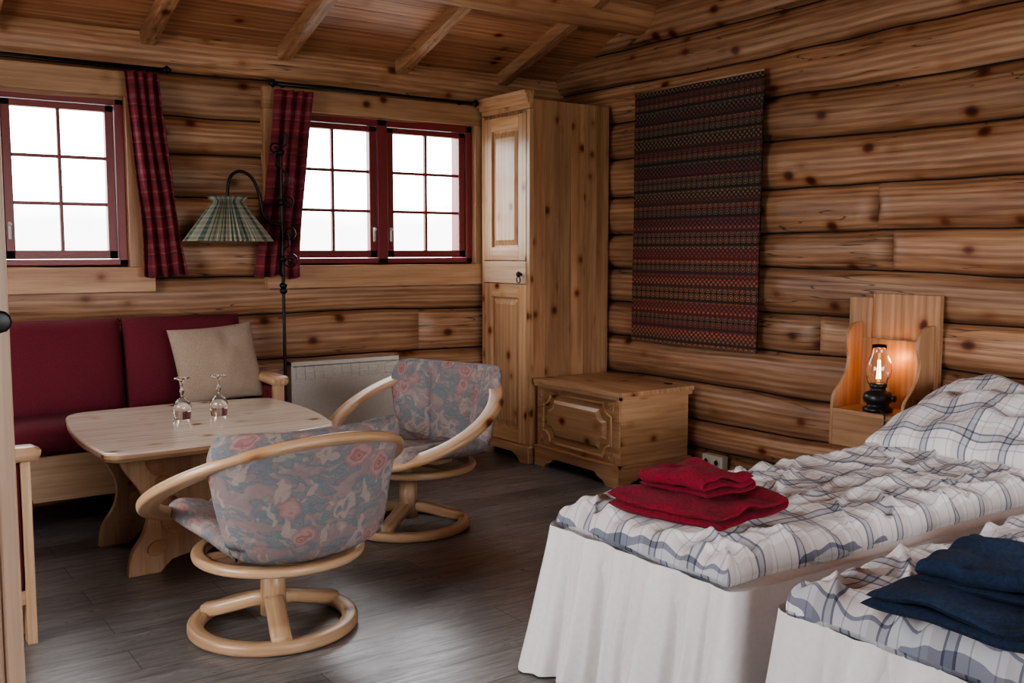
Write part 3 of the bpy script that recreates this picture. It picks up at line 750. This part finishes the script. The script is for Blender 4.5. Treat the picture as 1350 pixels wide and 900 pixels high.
# ------------------------------------------------------------------ beds
def bed(name,y0,y1,seed):
    b=MB(); x0,x1=1.91,4.12
    b.box((x0+.03,y0+.03,.10),(x1,y1-.03,.30),"pine_furniture",'x')
    for x in (x0+.1,x1-.14):
        for y in (y0+.08,y1-.14): b.box((x,y,0),(x+.06,y+.06,.10),"pine_furniture",'z')
    cushion(b,(x0+x1)/2,(y0+y1)/2,.375,x1-x0,y1-y0,.18,"white_fabric",e=24,n=24)
    per=[];r=.05
    def seg(p,q,nrm,n):
        for i in range(n): per.append((p[0]+(q[0]-p[0])*i/n,p[1]+(q[1]-p[1])*i/n,nrm))
    seg((x1,y1),(x0+r,y1),(0,1),150)
    for i in range(12):
        a=math.radians(90+90*i/12); per.append((x0+r+r*math.cos(a),y1-r+r*math.sin(a),(math.cos(a),math.sin(a))))
    seg((x0,y1-r),(x0,y0+r),(-1,0),130)
    for i in range(12):
        a=math.radians(180+90*i/12); per.append((x0+r+r*math.cos(a),y0+r+r*math.sin(a),(math.cos(a),math.sin(a))))
    seg((x0+r,y0),(x1,y0),(0,-1),150)
    n=len(per)-1
    cum=[0]
    for i in range(1,len(per)): cum.append(cum[-1]+math.hypot(per[i][0]-per[i-1][0],per[i][1]-per[i-1][1]))
    def sk(u,v):
        i=int(round(u*n)); x,y,nm=per[i]; s_=cum[i]
        ph=s_*40+8*nz(s_*2.2,seed)
        am=.45+1.1*max(0,.5+nz(s_*3.1,seed+9))
        wv=(math.sin(ph)**3*1.0+.55*math.sin(ph*.47+2))*am+.7*nz(s_*9,seed,v*.5)
        fo=abs(nm[0]); fl_=(.065*fo+.006*(1-fo))*v**1.1
        off=fl_+ (.028*fo+.009)*((.10+v)**.75)*wv+.006
        sh=.02*nz(s_*4,v*2,seed)*v
        return (x+nm[0]*off+abs(nm[1])*sh,y+nm[1]*off+fo*sh,.465-.46*v),(s_,v*.5,0)
    b.grid(sk,n,20,"white_fabric")
    return b.build(name,((x0+x1)/2,(y0+y1)/2,0))
ZC=.506
def duvet(name,y0,y1,seed,x0=1.90,x1=3.75):
    d=MB(); w=y1-y0;Lx=x1-x0; zc=ZC
    def S(side):
        def fn(u,v):
            a=2*u-1;b_=2*v-1
            a=math.copysign(1-(1-abs(a))**1.6,a); b_=math.copysign(1-(1-abs(b_))**1.6,b_)
            ex=(1-abs(a))*Lx/2; ey=(1-abs(b_))*w/2
            e=min(ex,ey)
            k=min(1,e/.04); k=math.sqrt(max(0,1-(1-k)**2))
            x=(x0+x1)/2+a*Lx/2; y=(y0+y1)/2+b_*w/2
            dd=x*.8+y*.6; de=-x*.6+y*.8
            wr=.020*nz(x*3.2+seed,y*3.2)+.070*max(0,.5-abs(nz(dd*2.4+seed,de*6+3))*2.2)**2+.060*max(0,.5-abs(nz(de*2.6+seed,dd*7+9))*2.2)**2+.016*abs(nz(x*7+seed,y*11+3,2))
            gath=max(0,1-e/.12)
            wr+=gath*.012*math.sin((x if ey<ex else y)*60+5*nz(x*4,y*4,seed))
            z=zc+side*.038*k + (wr*k if side>0 else 0)-.03*max(0,1-e/.08)**2
            y+= .03*nz(x*2.3,seed)*(abs(b_)**3)+.008*nz(x*9,seed)*(abs(b_)**3); x+=.02*nz(y*4,seed+7)*(abs(a)**3)
            return (x,y,z),(x+.012*nz(x*4,y*4,seed),y+.012*nz(x*4,y*4,seed+3)+ (0 if side>0 else .05),0)
        return fn
    d.grid(S(1),200,130,"duvet_plaid"); d.grid(S(-1),60,40,"duvet_plaid",flip=True)
    return d.build(name,((x0+x1)/2,(y0+y1)/2,zc))
bed("bed",1.73,2.56,1); duvet("duvet",1.775,2.520,3.3,x0=1.925)
bed("bed",.79,1.61,5); duvet("duvet",.76,1.575,9.1)
pillow("pillow",(3.90,2.11,.635),(math.radians(2),math.radians(-14),math.radians(3)),.74,.84,.28,"duvet_plaid",5,.024,.04)
pillow("pillow",(3.90,1.18,.635),(math.radians(2),math.radians(-14),math.radians(-2)),.72,.80,.28,"duvet_plaid",8,.024,.04)
def towel(name,loc,rotz,w,h,layers,lt,mat,seed):
    t=MB()
    nfold=layers
    def path(q):
        tot=nfold*w+(nfold-1)*PI*lt/2; d=q*tot; z=0; x=-w/2; dirn=1
        for i in range(nfold):
            if d<=w or i==nfold-1: return (x+dirn*min(d,w), lt*(i+.5))
            d-=w; x+=dirn*w
            if d<=PI*lt/2:
                a=d/(lt/2); return (x+dirn*lt/2*math.sin(a), lt*(i+1)-lt/2*math.cos(a))
            d-=PI*lt/2; dirn=-dirn
        return (x,z)
    for side in (-1,1):
        def fn(u,v,side=side):
            x,z=path(u); x2,z2=path(min(1,u+.002)); x1,z1=path(max(0,u-.002))
            T=Vector((x2-x1,z2-z1)); T=T.normalized() if T.length>0 else Vector((1,0)); nr=Vector((-T.y,T.x))
            b_=math.sin((2*v-1)*PI/2); k=max(0,(1-abs(b_)**8))**.5*min(1,(u*60))**.5*min(1,((1-u)*60))**.5
            off=side*lt*.46*k
            y=b_*(h/2)*(1-.012*z/lt)+.014*nz(x*6+seed,z*30)*abs(b_)**3
            px_=x+nr.x*off+.016*nz(y*5+seed,z*20); pz=z+nr.y*off+ (.018*nz(x*7+seed,y*7)+.009*nz(x*16,y*16+seed))*(z/lt)*.7
            return (px_,y,pz),(u*w*nfold,y,0)
        t.grid(fn,40*nfold,34,mat,flip=(side<0))
    return t.build(name,loc,local=True,rotz=rotz)
towel("towel",(2.17,2.14,.558),math.radians(10),.36,.42,2,.026,"red_towel",1)
towel("towel",(2.22,2.19,.609),math.radians(4),.23,.27,3,.021,"red_towel",4)
towel("towel",(2.05,1.12,.562),math.radians(4),.36,.42,2,.027,"blue_towel",7)
towel("towel",(2.12,1.12,.615),math.radians(8),.28,.32,3,.022,"blue_towel",11)
# ------------------------------------------------------------------ wall shelf + lamp
s=MB(); xb=4.26; ya,yb_=2.70,3.07; xf=4.035; SF=.565
s.box((xb-.0,2.66,.58),(xb+.03,3.02,1.14),"pine_trim",'z'); s.box((xb-.008,3.02,.40),(xb+.03,3.15,1.12),"pine_trim",'z')
s.box((xb-.012,ya,.405),(xb,yb_,.92),"pine_trim",'z')
s.box((xf,ya,SF),(xb,yb_,SF+.02),"pine_trim",'y')
s.box((xf+.02,ya+.01,.405),(xb,yb_-.01,.42),"pine_trim",'y')
s.box((xf,ya,.405),(xf+.018,yb_,SF),"pine_trim",'y')
key=[(xf,.405),(xf,.585),(xf+.012,.65),(xf+.06,.70),(xf+.105,.76),(xf+.12,.83),(xf+.10,.89),(xf+.11,.95),(xf+.15,.99),(xb,1.0)]
sp=[key[0]]
for i in range(1,len(key)-1):
    for q in (0,.25,.5,.75):
        P=[key[i-1],key[i],key[i+1],key[min(len(key)-1,i+2)]]; f=q
        sp.append(tuple(.5*(2*P[1][k]+(-P[0][k]+P[2][k])*f+(2*P[0][k]-5*P[1][k]+4*P[2][k]-P[3][k])*f*f+(-P[0][k]+3*P[1][k]-3*P[2][k]+P[3][k])*f**3) for k in (0,1)))
sp+=[key[-1],(xb,.405)]
for y in (ya-.018,yb_): s.prism(sp,'xz',y,y+.018,"pine_trim",'z')
s.build("wall_shelf",(4.1,2.9,.42),.003)
l=MB(); bx,by,bz=4.115,2.875,SF+.021
l.lathe([(0,0),(.066,0),(.070,.008),(.068,.018),(.052,.026),(.050,.036),(.064,.046),(.068,.060),(.066,.080),(.056,.092),(.036,.100),(.034,.112),(.040,.116),(.040,.130),(.030,.136),(0,.136)],(bx,by,bz),"black_plastic",28)
l.cyl((bx,by-.06,bz+.07),(bx,by-.088,bz+.07),.006,.006,"black_plastic",8); l.cyl((bx,by-.086,bz+.07),(bx,by-.092,bz+.07),.016,.016,"black_plastic",14)
for k_ in range(3):
    a=k_*2*PI/3+.4; l.tube([(bx+.036*math.cos(a),by+.036*math.sin(a),bz+.12),(bx+.050*math.cos(a),by+.050*math.sin(a),bz+.14),(bx+.056*math.cos(a),by+.056*math.sin(a),bz+.168)],circ(.0025,6),"black_plastic",up=(1,0,.1))
def chim(o): return [(.030-o,.132),(.034-o,.142),(.050-o,.162),(.060-o,.190),(.060-o,.215),(.050-o,.245),(.038-o,.270),(.033-o,.295),(.034-o,.318)]
l.lathe(chim(0)+[(.0325,.318)]+chim(.0015)[::-1],(bx,by,bz),"clear_glass",32)
for k_ in range(5):
    a=k_*2*PI/5; l.cyl((bx+.010*math.cos(a),by+.010*math.sin(a),bz+.155),(bx+.005*math.cos(a+.5),by+.005*math.sin(a+.5),bz+.245),.0019,.0019,"filament",5)
# cord: over the shelf front, loops down and round to the wall outlet
ck=[(bx-.05,by-.05,bz+.012),(4.045,2.79,.592),(4.020,2.77,.585),(4.012,2.765,.54),(4.010,2.79,.49),(4.012,2.84,.46),(4.015,2.87,.42),(4.03,2.86,.36),(4.08,2.95,.25),(4.19,3.3,.08),(4.225,3.6,.02),(4.232,3.95,.05),(4.235,4.03,.1)]
cp=[]
for i in range(len(ck)-1):
    for q in range(5):
        P=[ck[max(0,i-1)],ck[i],ck[i+1],ck[min(len(ck)-1,i+2)]]; f=q/5
        cp.append(tuple(.5*(2*P[1][k]+(-P[0][k]+P[2][k])*f+(2*P[0][k]-5*P[1][k]+4*P[2][k]-P[3][k])*f*f+(-P[0][k]+3*P[1][k]-3*P[2][k]+P[3][k])*f**3) for k in (0,1,2)))
cp.append(ck[-1])
l.tube(cp,circ(.0045,6),"black_plastic")
l.build("table_lamp",(bx,by,bz))
pl=bpy.data.lights.new("bulb_glow","POINT"); pl.energy=1.0; pl.color=(1,.40,.12); pl.shadow_soft_size=.02
po=bpy.data.objects.new("bulb_glow",pl); po.location=(bx+.078,by-.02,bz+.25); sc.collection.objects.link(po)
o=MB(); o.box((4.24,3.98,.075),(4.285,4.14,.155),"white_paint"); 
for y in (4.02,4.10): o.cyl((4.24,y,.115),(4.23,y,.115),.022,.020,"white_paint",16); o.cyl((4.231,y,.115),(4.229,y,.115),.016,.016,"black_plastic",16)
o.build("power_outlet",(4.25,4.06,.11),.003)
# ------------------------------------------------------------------ door at left
d=MB(); d.box((-.35,1.2,0),(.163,1.24,2.05),"pine_door",'z')
d.box((.145,1.195,0),(.165,1.245,2.05),"pine_door",'z')
d.cyl((.152,1.195,1.275),(.152,1.175,1.275),.006,.006,"black_iron",12); d.cyl((.152,1.178,1.275),(.152,1.165,1.275),.012,.012,"black_iron",12)
d.build("door_1",(0,1.22,0),.003)
d=MB(); d.box((XL,1.2,0),(-.35,1.32,2.3),"pine_log",'x'); d.box((-.43,1.18,0),(-.35,1.34,2.12),"pine_trim",'z')
d.build("wall_partition",(-1,1.25,0),.003)
# ------------------------------------------------------------------ light
wd=bpy.data.worlds.new("world"); sc.world=wd; wd.use_nodes=True; nt=wd.node_tree; nt.nodes.clear()
wo=N(nt,"ShaderNodeOutputWorld"); bg=N(nt,"ShaderNodeBackground"); nt.links.new(bg.outputs[0],wo.inputs[0])
tc=N(nt,"ShaderNodeTexCoord"); sp=N(nt,"ShaderNodeSeparateXYZ"); nt.links.new(tc.outputs['Generated'],sp.inputs[0])
hn=noise_(nt,tc.outputs['Generated'],9,4)
h=math_(nt,'ADD',sp.outputs[2],math_(nt,'MULTIPLY',hn,-.05))
col=ramp(nt,h,[(.0,(.38,.40,.38)),(.018,(.55,.57,.58)),(.03,(.92,.95,1.0)),(.6,(.95,.98,1.0))])
nt.links.new(col,bg.inputs[0]); bg.inputs[1].default_value=13
def area(name,loc,rot,sx,sy,e,col=(1,1,1),portal=False):
    a=bpy.data.lights.new(name,"AREA"); a.shape='RECTANGLE'; a.size=sx; a.size_y=sy; a.energy=e; a.color=col
    o=bpy.data.objects.new(name,a); o.location=loc; o.rotation_euler=rot; sc.collection.objects.link(o)
    if portal: a.cycles.is_portal=True
    return o
area("sky_portal_1",((W1[0]+W1[1])/2,YB+.19,1.72),(math.radians(-90),0,0),1.27,.9,1,portal=True)
area("sky_portal_2",((W2[0]+W2[1])/2,YB+.19,1.72),(math.radians(-90),0,0),1.33,.9,1,portal=True)
area("fill_front",((OF[0]+OF[1])/2,YF-.3,1.55),(math.radians(90),0,0),3.3,1.45,9,(.98,.98,1))  # unseen fill light added behind the camera, beyond the front opening
area("daylight_left",(XL-.3,(OL[0]+OL[1])/2,1.6),(math.radians(90),0,math.radians(-90)),1.8,1.25,48,(.98,.98,1))
# ------------------------------------------------------------------ camera
cd=bpy.data.cameras.new("camera"); cd.sensor_width=36; cd.lens=1312/1350*36; cd.clip_start=.02
co=bpy.data.objects.new("camera",cd); sc.collection.objects.link(co)
co.location=(0,0,1.35); co.rotation_euler=(math.radians(90)-math.atan(120/1312),0,math.radians(-34.7))
sc.camera=co
sc.view_settings.view_transform='AgX'
try: sc.view_settings.look='AgX - Medium High Contrast'
except Exception as e: print(e)
sc.view_settings.exposure=-0.08
